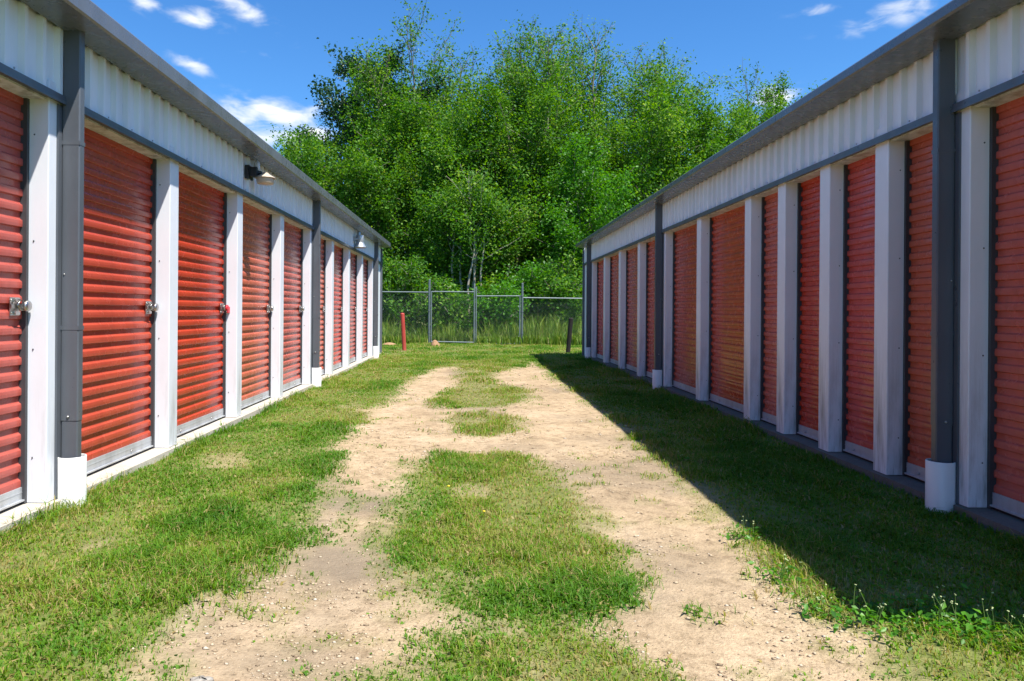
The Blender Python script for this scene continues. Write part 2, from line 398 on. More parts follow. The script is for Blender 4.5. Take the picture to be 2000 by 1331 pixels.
for (x0,x1,y0,y1,dens,sc) in ((LX,RX,1.2,3.6,15000,1.0),(LX,RX,3.6,6,9000,1.15),(LX,RX,6,10,4800,1.5),(LX,RX,10,17.4,2200,2.0),(-6,7,17.4,24.5,950,2.6)):
    x,y=scatter(x0,x1,y0,y1,dens)
    c=grass_cover(x,y); lush=fbm(x*2.2,y*1.8,91,4)
    keep=RNG.random(len(x))<c*(.50+.75*sstep(.3,.6,lush))*(1-.16*sstep(.6,1,dryness(x,y))); x,y,lush,c=x[keep],y[keep],lush[keep],c[keep]
    z=height(x,y); dr=dryness(x,y); n=len(x)
    edge=sstep(.25,.0,np.minimum(np.abs(x-LX),np.abs(x-RX)))*(y<17.4)
    h=(.012+.022*RNG.random(n)+.024*sstep(.35,.7,lush)*RNG.random(n)+.05*edge*RNG.random(n)*(RNG.random(n)<.4))*(.55+.45*c)*sc**.35
    isb=RNG.random(n)<.22*(1-dr*.6)                       # broad clover-like leaves
    w=np.where(isb,.008+.006*RNG.random(n),.0022+.0022*RNG.random(n))*sc
    h=np.where(isb,h*.75,h)
    lean=np.where(isb,1.0+.8*RNG.random(n),.35+1.1*RNG.random(n)**1.1)
    t=.12+.36*RNG.random(n)+.50*dr*RNG.random(n)**.55+.08*(fbm(x*4,y*4,33)-.5)
    t=t-.05-.42*(lush-.5); h=h*(.75+.7*sstep(.45,.7,lush))
    t=np.where(isb,t*.62,t); t=np.where(RNG.random(n)<.05+.20*dr,.82+.18*RNG.random(n),t)
    lc=np.exp(-((x-ground_pt(1840,1240)[0])/.45)**2-((y-ground_pt(1840,1230)[1])/.22)**2)
    h=h*(1+1.6*lc*RNG.random(n)); t=t*(1-.25*lc)+.20*lc*RNG.random(n)
    allp.append(np.stack([x,y,z],1));allh.append(h);allw.append(w);alll.append(lean);allt.append(t)
me=blades('grass',np.concatenate(allp),np.concatenate(allh),np.concatenate(allw),np.concatenate(alll),np.concatenate(allt),M['grass'])
o=place(bpy.data.objects.new('grass',me),(0,0,0)); tag(o,'short patchy lawn grass covering the verges and the middle strip','grass',kind='stuff')

# pebbles and crumbs on the dirt
pv=[];pf=[];pt=[]
x,y=[],[]
for (y0,y1,dens) in ((1.3,3.6,2900),(3.6,7,800),(7,16,120)):
    a,b=scatter(-1.9,2.0,y0,y1,dens); x.append(a);y.append(b)
x=np.concatenate(x);y=np.concatenate(y)
c=grass_cover(x,y); cl=fbm(x*2.5+7,y*2.5,101,4)
k=(RNG.random(len(x))<(1-c)*(.10+.9*sstep(.42,.66,cl))); x,y=x[k],y[k]; n=len(x)
r=.0022+.0080*RNG.random(n)**4.2; r=r*(1+.9*sstep(4,9,y))
o6=np.array([[1,0,0],[0,1,0],[-1,0,0],[0,-1,0],[0,0,.75],[0,0,-.6]])
V=o6[None]*r[:,None,None]*(1+RNG.uniform(-.35,.35,(n,6,1)))*np.array([1,1,.7]); 
a=RNG.uniform(0,6.28,n); ca,sa=np.cos(a)[:,None],np.sin(a)[:,None]
V=np.stack([V[:,:,0]*ca-V[:,:,1]*sa,V[:,:,0]*sa+V[:,:,1]*ca,V[:,:,2]],-1)*np.array([1.25,.9,1])
V+=np.stack([x,y,height(x,y)+r*.15],1)[:,None]
f8=np.array([[0,1,4],[1,2,4],[2,3,4],[3,0,4],[1,0,5],[2,1,5],[3,2,5],[0,3,5]])
fl=(np.arange(n)[:,None,None]*6+f8[None]).reshape(-1)
me=np_mesh('gravel',V.reshape(-1,3),fl,np.arange(n*8)*3,None,M['pebble'],{'tint':np.repeat(RNG.random(n),6)})
o=place(bpy.data.objects.new('gravel',me),(0,0,0)); tag(o,'loose pebbles and soil crumbs scattered on the wheel tracks','gravel',kind='stuff')

# ------------------------------------------------------------------ storage buildings
SLAB=.04; TRIM=2.21; SOF=2.564; FB=2.575; FTS={-1:2.682,1:2.645}
PW,PD=.155,.105
DR=PD+.030     # the curtain hangs behind the jamb
meshes={}
def chamfer(x0,x1,y0,y1,c):
    return [(x0+c,y0),(x1-c,y0),(x1,y0+c),(x1,y1-c),(x1-c,y1),(x0+c,y1),(x0,y1-c),(x0,y0+c)]
def door_profile():
    """(depth towards the lane, z) of the curtain: rounded ridges, flat valleys"""
    pts=[]; pitch=.0800; z=SLAB+.085
    while z<2.36:
        for t,d in ((0,.0),(.025,.0035),(.055,.0112),(.085,.0128),(.28,.0140),(.45,.0132),(.51,.0118),(.57,.0050),(.60,.0012),(.64,.0),(.82,-.0004)):
            pts.append((d,z+t*pitch))
        z+=pitch
    return pts
PROF=door_profile()
def build_building(side,Xp,Xe,y_near,y_far,eave_near,eave_far,pillars,pipes,label,seams):
    s=side; FT=FTS[s]
    root=empty('storage_building',(s*Xp,(y_near+y_far)/2,0)); tag(root,label,'storage building')
    X=lambda d: s*(Xp+d)          # d>0 into the building
    depth=6.2
    # concrete footing
    m=MB(); 
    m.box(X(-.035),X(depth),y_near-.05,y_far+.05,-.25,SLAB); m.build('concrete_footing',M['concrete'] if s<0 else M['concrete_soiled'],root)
    # pillars
    pil_y=[p for p in pillars]
    for py in pil_y:
        key=('pillar',s)
        if key not in meshes:
            b=MB(); P=chamfer(X(0),X(.17),0,PW,.004) if s>0 else chamfer(X(.17),X(0),0,PW,.004)
            b.prism(P,SLAB+.004,TRIM+.06,0)
            for zz in (.28,.85,1.42,1.98):
                b.ball((X(.075),-.001,zz),.0045,1,6)
            meshes[key]=b.mesh('pillar',[M['white'] if s<0 else M['stained_shade_lift'],M['track']],(X(0),0,0))
        place(bpy.data.objects.new('pillar',meshes[key]),(X(0),py,0),root)
    # doors between pillars
    ny_=sorted(pil_y)
    spans=[(a+PW,b) for a,b in zip(ny_[:-1],ny_[1:])]
    doors=[]
    for (a,b) in spans:
        w=round(b-a,3); key=('door',s,w)
        if key not in meshes:
            d=MB(); g=.022
            d.sheet_xz([(X(DR-q),z) for q,z in PROF],g,w-g,0,False)
            d.box(X(DR+.004),X(DR+.012),g,w-g,SLAB+.08,2.36,0)
            meshes[key]=d.mesh('roll_up_door',M['red'],(X(0),0,0))
            e=MB(); e.box(X(DR-.020),X(DR+.02),g,w-g,SLAB+.018,SLAB+.090); e.box(X(DR-.034),X(DR-.020),g,w-g,SLAB+.018,SLAB+.026); e.box(X(DR-.0215),X(DR-.020),g,w-g,SLAB+.060,SLAB+.066)
            for q in (.25,.75): e.ball((X(DR-.024),w*q,SLAB+.048),.008,1,6)
            e.box(X(DR-.016),X(DR+.014),g,w-g,SLAB+.001,SLAB+.018,2)
            meshes[('bar',s,w)]=e.mesh('bottom_bar',[M['galv'],M['steel'],M['rubber']],(X(0),0,0))
            t=MB(); t.box(X(PD-.004),X(PD+.07),.001,.0215,SLAB+.002,2.3)
            meshes[('track',s,w)]=t.mesh('guide_track',M['track'],(X(0),0,0))
            l=MB(); lz=1.075; ly=(w-.10) if s<0 else .05; sg=1 if s<0 else -1
            l.box(X(DR-.024),X(DR-.020),ly-.036,ly+.040,lz-.046,lz+.046)
            l.box(X(DR-.034),X(DR-.024),ly-.040,(ly+.07) if sg>0 else ly+.04,lz-.011,lz+.011)
            for zz in (-.034,.034): 
                l.box(X(DR-.040),X(DR-.024),ly-.014,ly+.022,lz+zz-.009,lz+zz+.009)
                l.ball((X(DR-.026),ly-.028,lz+zz),.005,0,6)
            meshes[('latch',s,w)]=l.mesh('latch',[M['steel']],(X(0),0,0))
        dr=place(bpy.data.objects.new('roll_up_door',meshes[key]),(X(0),a,0),root)
        for nm,k in (('bottom_bar','bar'),('guide_track','track'),('latch','latch')):
            place(bpy.data.objects.new(nm,meshes[(k,s,w)]),(X(0),a,0),dr)
        place(bpy.data.objects.new('guide_track',meshes[('track',s,w)]),(X(0),b-.0225,0),dr)
        doors.append((a,b))
    # corrugated header wall, split at seams
    def corr(y0,y1,z0,z1,d0,name):
        b=MB(); prof=[]; y=y0; p=.1524
        while y<y1-1e-6:
            for t,dd in ((0,0),(.36,0),(.44,.0),(.50,.030),(.68,.030),(.74,0)):
                yy=y+t*p
                if yy<=y1: prof.append((dd,yy))
            y+=p
        prof.append((0,y1)); n=len(prof)
        b.add([(X(d0-dd),yy,z0) for dd,yy in prof]+[(X(d0-dd),yy,z1) for dd,yy in prof],[(i,i+1,n+i+1,n+i) for i in range(n-1)])
        k=y0+.07
        while k<y1-.05: b.ball((X(d0-.001),k-.03,TRIM+.030),.0055,1,5); k+=.3048
        return b.build(name,[M['panel'],M['steel']],root)
    cuts=[y_near]+sorted(seams)+[y_far]
    for a,b in zip(cuts[:-1],cuts[1:]):
        corr(a+.006,b-.006,TRIM-.002,FB,.012,'header_panel')
    # header: timber-white lintel box behind the trim and above the openings
    m=MB(); m.box(X(.016),X(PD+.055),y_near+.004,y_far-.004,TRIM-.045,SOF+.03); m.build('lintel',M['white'],root)
    m=MB()
    edges=[y_near]+[p+.02 for p in pipes]+[y_far]
    m=None
    for a,b in zip(edges[:-1],edges[1:]):
        m=MB(); m.box(X(-.030),X(.014),a+.03,b-.01,TRIM-.036,TRIM); m.box(X(-.038),X(-.031),a+.03,b-.01,TRIM-.047,TRIM-.030); m.build('header_trim',M['slate'],root)
    # gutter and eave: front lip, sloped underside, top
    m=MB(); de=Xe-Xp
    prof=[(X(-.022),SOF),(X(-.06),SOF+.002),(X(de+.012),FB),(X(de),FB+.010),(X(de),FT-.012),(X(de+.010),FT),(X(de+.09),FT+.004),(X(de+.09),FT-.03)]
    m.sheet_xz(prof,eave_near,eave_far,0)
    for yy in (eave_near,eave_far):
        m.add([(x,yy,z) for x,z in prof[:-1]]+[(X(-.02),yy,FT)],[tuple(range(len(prof)))],0)
    y=eave_near+1.2
    while y<eave_far:
        m.box(X(de-.0015),X(de+.004),y,y+.035,FB+.008,FT-.010); y+=3.05
    m.build('gutter',M['gutter'],root)
    # roof: low gable
    m=MB(); r0=X(de+.05); r1=X(depth/2); r2=X(depth+.2)
    for (xa,za,xb,zb) in ((r0,FT-.004,r1,FT+.20),(r1,FT+.20,r2,FT-.004)):
        m.add([(xa,eave_near,za),(xb,eave_near,zb),(xb,eave_far,zb),(xa,eave_far,za),(xa,eave_near,za-.03),(xb,eave_near,zb-.03),(xb,eave_far,zb-.03),(xa,eave_far,za-.03)],
              [(0,1,2,3),(7,6,5,4),(0,4,5,1),(2,6,7,3),(0,3,7,4),(1,5,6,2)])
    m.build('roof',M['gutter'],root)
    # rear and end walls
    m=MB()
    for yy,oo in ((y_near,.04),(y_far-.04,.04)):
        x0,x1=X(.16),X(depth)
        m.box(x0,x1,yy,yy+oo,SLAB,FT-.05)
        k=int(depth/.1524)
        for i in range(1,k):
            xx=X(.16+i*.1524); m.box(xx-.02,xx+.02,yy-.018 if yy==y_near else yy+oo,yy if yy==y_near else yy+oo+.018,SLAB,FT-.06)
    m.box(X(depth-.04),X(depth),y_near+.04,y_far-.04,SLAB,FT-.05)
    m.build('wall',M['panel'],root)
    # end panels beside the outer pillars
    for a,b in ((ny_[-1]+PW,y_far),(y_near,ny_[0])):
        m=MB(); m.box(X(.004),X(.15),a+.002,b-.002,SLAB+.003,TRIM-.048); m.build('end_panel',M['panel'],root)
    for ya,yb in ((y_far-.004,y_far+.05),(y_near-.05,y_near+.004)):
        m=MB(); m.box(X(-.045),X(.03),ya,yb,SLAB+.003,FB-.04); m.build('corner_trim',M['slate'],root)
    # downspouts
    for py in pipes:
        m=MB(); P=chamfer(*( (X(-.108),X(-.012)) if s>0 else (X(-.012),X(-.108)) ),py,py+.052,.006)
        m.prism(P,.46,SOF+.015)
        P2=chamfer(*( (X(-.1055),X(-.0145)) if s>0 else (X(-.0145),X(-.1055)) ),py+.0025,py+.0495,.006); m.prism(P2,.17,.46)
        for zz in (.95,1.95): m.box(X(-.1095),X(-.010),py-.0015,py+.0535,zz,zz+.022,0)
        m.ball((X(-.055),py-.001,.48),.008,1,6); m.ball((X(-.03),py-.001,1.25),.005,1,6)
        m.box(X(-.012),X(.0),py-.030,py+.10,SLAB+.004,TRIM-.05,0)
        ds=m.build('downspout',[M['slate'],M['steel']],root,(X(-.06),py,.17))
        bt=MB(); R=.071; c=(X(-.064),py+.028,0)
        bt.lathe([(R,-.08),(R,.262),(R-.002,.265),(R-.006,.265),(R-.007,.262),(R-.007,.05)],c,32)
        bt.build('pipe_boot',M['pvc'],ds)
    return root,doors
LXp,LXe,RXp,RXe=2.242,2.01,2.628,2.38
S5=1.5265
lp=[3.816+S5*k for k in range(-4,9)]
rp=[2.33,3.85,4.61,5.37,6.135,6.90,8.42,9.975,11.52,13.04,14.57,16.12]
lb,ldoors=build_building(-1,LXp,LXe,-2.6,17.35,-2.7,17.45,lp,[p+.10 for p in (lp[0],lp[4],lp[8],lp[12])],'sunlit white storage building with wide red roll-up doors and two wall lamps',[7.08,13.30])
rb,rdoors=build_building(1,RXp,RXe,1.62,17.25,1.5,17.05,rp,[p+.10 for p in (rp[1],rp[7],rp[11])],'shaded white storage building with narrow and wide red doors',[8.6])

# ------------------------------------------------------------------ padlocks on the sunlit doors
def padlock(px,label,red=False,disc=True,k=0):
    a,b=ldoors[k]; y=b-.045; z=1.078; xw=-(LXp+DR)+.056
    root=empty('padlock',(xw,y,z)); tag(root,label,'padlock','padlocks on the roll-up doors')
    m=MB(); n=20; r=.029; t=.010
    prof=[(0.001,-t),(r*.8,-t),(r,-t*.5),(r,t*.5),(r*.86,t),(r*.5,t*1.25),(0.001,t*1.3)]
    V=[];Fc=[]
    for rr,x in prof:
        for q in range(n):
            an=2*math.pi*q/n; V.append((xw+x,y+rr*math.cos(an),z+rr*math.sin(an)))
    for i in range(len(prof)-1):
        for q in range(n): Fc.append((i*n+q,i*n+(q+1)%n,(i+1)*n+(q+1)%n,(i+1)*n+q))
    m.add(V,Fc,0,True)
    m.build('lock_body',M['tag'] if red else M['steel'],root)
    s=MB(); s.tube([(xw-.004,y-.012,z+.020),(xw-.012,y-.040,z+.030),(xw-.016,y-.056,z+.006),(xw-.012,y-.040,z-.022),(xw-.004,y-.012,z-.02)],.005,8)
    s.build('shackle',M['brass'],root)
    if red:
        q=MB(); q.box(xw+.0,xw+.012,y-.01,y+.045,z-.045,z+.012); q.build('plastic_tag',M['tag'],root)
vis=[i for i,(a,b) in enumerate(ldoors) if b>3.7]
for j,(i,lab,red) in enumerate(((vis[0],'round steel disc padlock beside the near downspout, largest of the padlocks',False),(vis[1],'round steel padlock on the first door past the near downspout',False),
    (vis[2],'red tagged padlock on the door before the tan lamp',True),(vis[3],'small round steel padlock on the door below the tan lamp',False),(vis[4],'small steel padlock on the door just before the middle downspout',False))):
    padlock(0,lab,red,True,i)

# ------------------------------------------------------------------ wall lamps
def lamp_tan():
    Y=7.22; c=Vector((-2.085,Y,CH+1.300)); xw=-LXp
    root=empty('wall_lamp',(xw,Y,c.z)); tag(root,'tan dish wall lamp with black housing and white sensor under the eave','wall lamp','lamps under the sunlit eave')
    m=MB(); m.box(xw+.0,xw+.10,Y-.10,Y-.01,c.z+.005,c.z+.095); m.box(xw-.004,xw+.03,Y-.13,Y+.02,c.z-.02,c.z+.11); m.tube([(xw+.08,Y-.05,c.z+.05),(c.x-.03,Y-.02,c.z+.05)],.018); m.build('housing',M['black'],root)
    m=MB(); m.lathe([(.018,0),(.030,.004),(.030,.06),(.024,.085),(.010,.098),(.001,.10)],(c.x-.075,Y-.03,c.z+.070),16); m.build('sensor',M['white'],root)
    m=MB(); m.lathe([(.010,.060),(.028,.056),(.044,.040),(.102,.006),(.106,.0),(.101,.002),(.04,.035),(.001,.04)],(c.x,Y,c.z),28); m.build('lamp_shade',M['lens'],root)
    m=MB(); m.lathe([(.086,.004),(.084,-.04),(.078,-.055),(.048,-.061),(.001,-.062)],(c.x,Y,c.z),28); m.build('lens',M['lens'],root)
def lamp_grey():
    Y=13.45; c=Vector((-2.12,Y,CH+1.215)); xw=-LXp
    root=empty('wall_lamp',(xw,Y,c.z)); tag(root,'grey bell wall lamp with cylindrical body near the far end','wall lamp','lamps under the sunlit eave')
    m=MB(); m.box(xw,xw+.06,Y-.12,Y-.03,c.z+.05,c.z+.13); m.tube([(xw+.05,Y-.07,c.z+.09),(c.x-.02,Y-.03,c.z+.09)],.02); m.build('bracket',M['alu'],root)
    m=MB(); m.lathe([(.001,.17),(.068,.165),(.070,.155),(.070,.012),(.062,.0)],(c.x,Y,c.z),24); m.build('body',M['alu'],root)
    m=MB(); m.lathe([(.070,.03),(.085,.0),(.112,-.05),(.118,-.068),(.113,-.068),(.08,-.02),(.001,.0)],(c.x,Y,c.z),24); m.build('lamp_shade',M['alu'],root)
    m=MB(); m.lathe([(.036,.165),(.036,.215),(.028,.232),(.001,.236)],(c.x-.022,Y-.01,c.z),16); m.build('sensor',M['alu'],root)
lamp_tan(); lamp_grey()

# ------------------------------------------------------------------ fence, gates, posts
FY=23.2
def links(m,x0,x1,z0,z1,y,p=.075,r=.0016):
    if x0>x1: x0,x1=x1,x0
    H=z1-z0; x=x0-H
    while x<x1:
        for dx in (1,-1):
            xa,za,xb,zb=(x,z0,x+H,z1) if dx>0 else (x+H,z0,x,z1)
            # clip to the panel
            pts=[]
            t0=0;t1=1
            ddx=xb-xa
            for lim,sgn in ((x0,1),(x1,-1)):
                # sgn*(xa+t*ddx-lim)>=0
                A=sgn*ddx; B=sgn*(xa-lim)
                if A>0: t0=max(t0,-B/A)
                else: t1=min(t1,-B/A)
            if t1-t0>.01:
                a=(xa+t0*ddx,y+.003*dx,za+t0*(zb-za)); b=(xa+t1*ddx,y+.003*dx,za+t1*(zb-za))
                m.tube([a,b],r,3,0,False,False)
        x+=p
def fx(px): return (px-VX)*FY/F
def fence_run(x0,x1,posts,zr0,zr1,label,ph):
    root=empty('chain_link_fence',((x0+x1)/2,FY,0)); tag(root,label,'fence','chain link fence behind the lane')
    m=MB(); m.tube([(x0,FY,zr0),(x1,FY,zr1)],.022,8); m.build('top_rail',M['fenceframe'],root)
    m=MB(); links(m,x0,x1,.05,min(zr0,zr1),FY+.03); m.build('chain_link_mesh',M['fence'],root)
    for i,(xx,h) in enumerate(posts):
        m=MB(); m.tube([(xx,FY,-.25),(xx+.01,FY,h)],.036 if h>1.8 else .028,10); m.ball((xx+.01,FY,h),.042 if h>1.8 else .033,0,10,(1,1,.6)); 
        if h>1.8:
            for zz in (.35,1.05,1.55): m.tube([(xx,FY,zz-.02),(xx,FY,zz+.02)],.046,10)
        m.build('post',M['fence'],root)
xl,xm,xr=fx(838),fx(928),fx(1019.5)
fence_run(-9,xl,[(-8.9,1.7),(-6.0,1.7),(-3.4,1.7),(xl,2.03)],1.66,1.645,'chain link fence run left of the gate with one tall post',0)
fence_run(xr,9.5,[(xr,1.94),(3.9,1.55),(6.6,1.5),(9.4,1.5)],1.49,1.44,'chain link fence run right of the gate with one tall post',1)
def gate(x0,x1,zt,zb,label,drop):
    root=empty('chain_link_gate',((x0+x1)/2,FY,0)); tag(root,label,'gate','pair of gate leaves in the fence')
    m=MB()
    m.tube([(x0,FY,zt),(x1,FY,zt-drop)],.020,8); m.tube([(x0,FY,zb),(x1,FY,zb-.02)],.020,8)
    m.tube([(x0,FY,zb-.03),(x0,FY,zt+.02)],.022,8); m.tube([(x1,FY,zb-.05),(x1,FY,zt+.28)],.022,8)
    m.build('gate_frame',M['fenceframe'],root)
    m=MB(); links(m,x0,x1,zb,zt-drop,FY+.02); m.build('chain_link_mesh',M['fence'],root)
    m=MB(); 
    for zz in (.25,1.2): m.tube([(x0-.05,FY,zz),(x0+.03,FY,zz)],.018,6)
    m.build('hinge',M['fence'],root)
gate(xl+.07,xm-.03,1.665,.07,'left gate leaf with its bottom rail showing above the ground',.0)
gate(xr-.07,xm+.03,1.545,.02,'right gate leaf sunk in the weeds',.01)
def bollard(bx,by,tx,h,r,mats,label):
    m=MB(); pts=[(bx+(tx-bx)*t,by,-.2+(h+.2)*t) for t in (0,.5,1)]
    m.tube(pts,r,14)
    m.lathe([(r*1.03,-.01),(r*1.04,.012),(r*.7,.03),(.001,.035)],(tx,by,h),14,1)
    o=m.build('bollard',mats,None,(bx,by,0)); tag(o,label,'bollard','posts guarding the building ends')
gx0,gy0=ground_pt(790.5,684.5); tx=at(786,614,gy0)[0]
bollard(gx0,gy0,tx,.96,.055,[M['postred'],M['postred']],'red painted steel bollard standing in sun beside the lit building')
gx1,gy1=ground_pt(1108,690); tx=at(1115,626,gy1)[0]
bollard(gx1,gy1,tx,.87,.058,[M['postdark'],M['postdark']],'dark leaning bollard standing in the shadow of the shaded building')
for (px,py,w,h,lab) in ((762,671,.26,.06,'pale orange clay mound near the lit building end'),(849,674,.15,.17,'orange clay heap at the foot of the gate post')):
    x0,y0=ground_pt(px,py+1); y0=min(y0,22.6)
    m=MB(); n=18; rings=7; V=[];Fc=[]
    for i in range(rings):
        t=i/(rings-1); 
        for q in range(n):
            a=2*math.pi*q/n; rr=w*(1-t)*(1+.25*math.sin(3*a+px)+.12*math.sin(7*a)); V.append((x0+rr*math.cos(a),y0+.7*rr*math.sin(a),-.03+(h+.03)*math.sin(t*math.pi/2)))
    for i in range(rings-1):
        for q in range(n): Fc.append((i*n+q,i*n+(q+1)%n,(i+1)*n+(q+1)%n,(i+1)*n+q))
    m.add(V,Fc,0,True); o=m.build('soil_mound',M['clay'],None,(x0,y0,0)); tag(o,lab,'soil mound')

# ------------------------------------------------------------------ trees
def leaf_mesh(name,C,size,mat_,tint,up=.35):
    """folded diamond leaves: 4 verts, 2 tris"""
    n=len(C); nrm=RNG.normal(size=(n,3)); nrm[:,2]=np.abs(nrm[:,2])+up; nrm/=np.linalg.norm(nrm,axis=1)[:,None]
    d=RNG.normal(size=(n,3)); d[:,2]-=.35; d-=nrm*(d*nrm).sum(1)[:,None]; d/=np.linalg.norm(d,axis=1)[:,None]+1e-9
    s=np.cross(nrm,d); L=size*RNG.uniform(.6,1.25,n); W=L*RNG.uniform(.42,.68,n)
    V=np.zeros((n,4,3)); V[:,0]=C; V[:,1]=C+d*(L*.45)[:,None]+s*(W*.5)[:,None]+nrm*(W*.15)[:,None]
    V[:,2]=C+d*L[:,None]; V[:,3]=C+d*(L*.45)[:,None]-s*(W*.5)[:,None]+nrm*(W*.15)[:,None]
    fl=(np.arange(n)[:,None]*4+np.array([[0,1,2,0,2,3]])).ravel()
    return np_mesh(name,V.reshape(-1,3),fl,np.arange(n*2)*3,None,mat_,{'tint':np.repeat(np.clip(tint,0,1),4)})
def tree(x,y,h,spread,nleaf,leaf,label,mat_='leaf',base=.18,up=55,shape='upright',name='tree',group='trees behind the fence',stems=1,tshift=0.,trunk_r=None):
    root=empty(name,(x,y,0)); tag(root,label,'tree' if name=='tree' else 'shrub',group)
    wood=MB(); C=[]; 
    tr=trunk_r or h*.008
    for st in range(stems):
        ox,oy=(random.uniform(-.6,.6)*spread*(stems>1),random.uniform(-.4,.4)*spread*(stems>1))
        hh=h*(1 if st==0 else random.uniform(.75,.97)); N=11
        lx,ly=random.uniform(-.06,.06)*hh,random.uniform(-.05,.05)*hh
        ph=random.uniform(0,6)
        tp=[Vector((ox+lx*(i/N)**1.3*1.5+.012*hh*math.sin(i*1.1+ph),oy+ly*(i/N)**1.3*1.5+.012*hh*math.cos(i*.9+ph),hh*i/N-.2)) for i in range(N+1)]
        wood.tube([tp[i]+Vector((x,y,0)) for i in range(N+1)],[max(.008,tr*(1-i/N)**.8+.008) for i in range(N+1)],7,0,True,False)
        nb=int((34 if shape!='round' else 40)/stems**.5)
        if trunk_r: nb=11
        for b in range(nb):
            t=base+(.985-base)*((b+random.random())/nb)
            f=t*N; i=min(int(f),N-1); p0=tp[i].lerp(tp[i+1],f-i)
            if shape=='upright': prof=max(.22,(1-max(0,(t-.35)/.66)**2)**.6)
            elif shape=='round': prof=max(.12,math.sin(math.pi*min(1,max(0,(t-base)/(1.03-base))))**.6)
            else: prof=(1-t)**.7+.12
            ln=spread*prof*random.uniform(.7,1.25)
            az=b*2.39996+random.uniform(-.5,.5); el=math.radians(up+random.uniform(-16,16)-(18 if t<.4 else 0)+(22*(t-.6) if shape=='upright' else 0))
            d=Vector((math.cos(az)*math.cos(el),math.sin(az)*math.cos(el),math.sin(el)))
            K=5; bp=[p0]; cur=d.copy()
            for k in range(K):
                cur=(cur+Vector((random.gauss(0,.13),random.gauss(0,.13),random.gauss(.05,.10)))).normalized(); bp.append(bp[-1]+cur*ln/K)
            wood.tube([q+Vector((x,y,0)) for q in bp],[max(.006,tr*.34*(1-t*.6)*(1-k/K)+.005) for k in range(K+1)],4,0,True,False)
            # twigs
            nt_=max(4,int(4+ln*2.4))
            for q in range(nt_):
                u=.22+.78*(q+random.random())/nt_; ff=u*K; ii=min(int(ff),K-1); q0=bp[ii].lerp(bp[ii+1],ff-ii)
                td=(cur*.5+Vector((random.gauss(0,.6),random.gauss(0,.6),random.gauss(.15,.5)))).normalized(); tl=ln*random.uniform(.16,.38)*(1.15-.5*u)+.12
                q1=q0+td*tl
                if (q%2==0 and not trunk_r) or (shape=='upright' and p0.z>.6*h and not trunk_r): wood.tube([q0+Vector((x,y,0)),q1+Vector((x,y,0))],[.010,.006],3,0,False,False)
                C.append((q0,q1,tl))
    tot=sum(c[2] for c in C); A=np.array([c[0] for c in C]); B=np.array([c[1] for c in C]); Lw=np.array([c[2] for c in C])
    cl=RNG.random(len(C)); cl=.45+1.0*cl**1.5                        # uneven leafiness per twig
    pr=Lw*cl
    if shape=='upright': pr=pr*(1-.62*sstep(.66,.95,A[:,2]/h))
    pr/=pr.sum()
    k=RNG.choice(len(C),nleaf,p=pr); u=RNG.random(nleaf)**.8
    P=A[k]+(B[k]-A[k])*u[:,None]*1.08+RNG.normal(0,.15,(nleaf,3))*(.5+Lw[k][:,None])
    P[:,2]=np.maximum(P[:,2],.06)
    tint=.42+tshift+.22*RNG.normal(size=nleaf)+.20*(cl[k]-.8)*.5+.12*RNG.normal(size=len(C))[k]
    wood.build('trunk',M['palebark'] if trunk_r else M['bark'],root,(x,y,0))
    me=leaf_mesh('crown',P,leaf,M[mat_],tint)
    place(bpy.data.objects.new('crown',me),(x,y,0),root)
def T(px,top,Y,spread,nleaf,leaf,label,**k):
    X=(px-VX)*Y/F; H=(VY-top)*Y/F+CH-(.28*spread if k.get('shape','upright')=='upright' else .12*spread)
    tree(X,Y,H,spread,nleaf,leaf,label,**k)
T(694,112,34.5,3.5,36000,.18,'dark blue-green dense tree rising left above the lit roof',mat_='leafdark',base=.22,up=24,shape='round')
T(815,98,33.5,3.8,36000,.14,'tall yellow-green tree beside the dark tree',base=.10,stems=2,tshift=.08)
T(880,30,34.5,4.0,36000,.14,'tall feathery tree above the left fence post',base=.12,stems=3)
T(955,12,32.5,4.0,36000,.135,'slim pale-stemmed tree above the meeting gate leaves',base=.14,stems=3,tshift=.04)
T(1085,50,34,3.9,32000,.14,'feathery tree above the right gate leaf with sky through its tip',base=.12,stems=3)
T(1165,12,35.5,4.2,36000,.14,'tall tree just right of the gate with a broad top',base=.12,stems=3,tshift=.05)
T(1255,2,33.5,4.3,40000,.14,'broad tall yellow-green tree left of the airy tree',base=.12,stems=3,tshift=.05)
T(1335,34,35,4.2,27000,.14,'airy tree with sparse upper twigs above the shaded roof',base=.12,stems=3)
T(1425,84,37,4.2,29000,.15,'sparse round tree above the shaded roof',base=.15,up=48,stems=3)
T(1512,172,39,3.5,24000,.15,'rightmost low tree just clearing the shaded roof',base=.15,up=42,shape='round')
T(590,268,33,2.9,17000,.13,'pale young tree just clearing the lit roof',base=.12,tshift=.12)
T(650,285,30,3.2,28000,.135,'bushy green tree low behind the lit roof',base=.08,up=36,shape='round',tshift=.05)
T(800,245,30.5,3.8,36000,.135,'bushy tree behind the left fence run',base=.08,up=36,shape='round',tshift=.05)
T(880,215,31,3.6,32000,.135,'bushy tree behind the left gate leaf',base=.10,up=38,shape='round')
T(895,300,27.2,2.4,5500,.125,'thin leafy sapling behind the left gate leaf with bare stems',base=.60,up=45,tshift=.1,stems=3,trunk_r=.055)
T(950,310,26.9,2.2,5000,.125,'thin leafy sapling behind the right gate leaf with bare stems',base=.62,up=45,tshift=.08,stems=3,trunk_r=.055)
T(915,18,34,4.2,32000,.14,'tall feathery tree standing between its neighbours above the gate',base=.15,stems=3)
T(925,385,28.6,2.9,26000,.13,'low leafy tree filling the gap behind the pale-stemmed saplings',base=.04,up=34,shape='round',tshift=-.03)
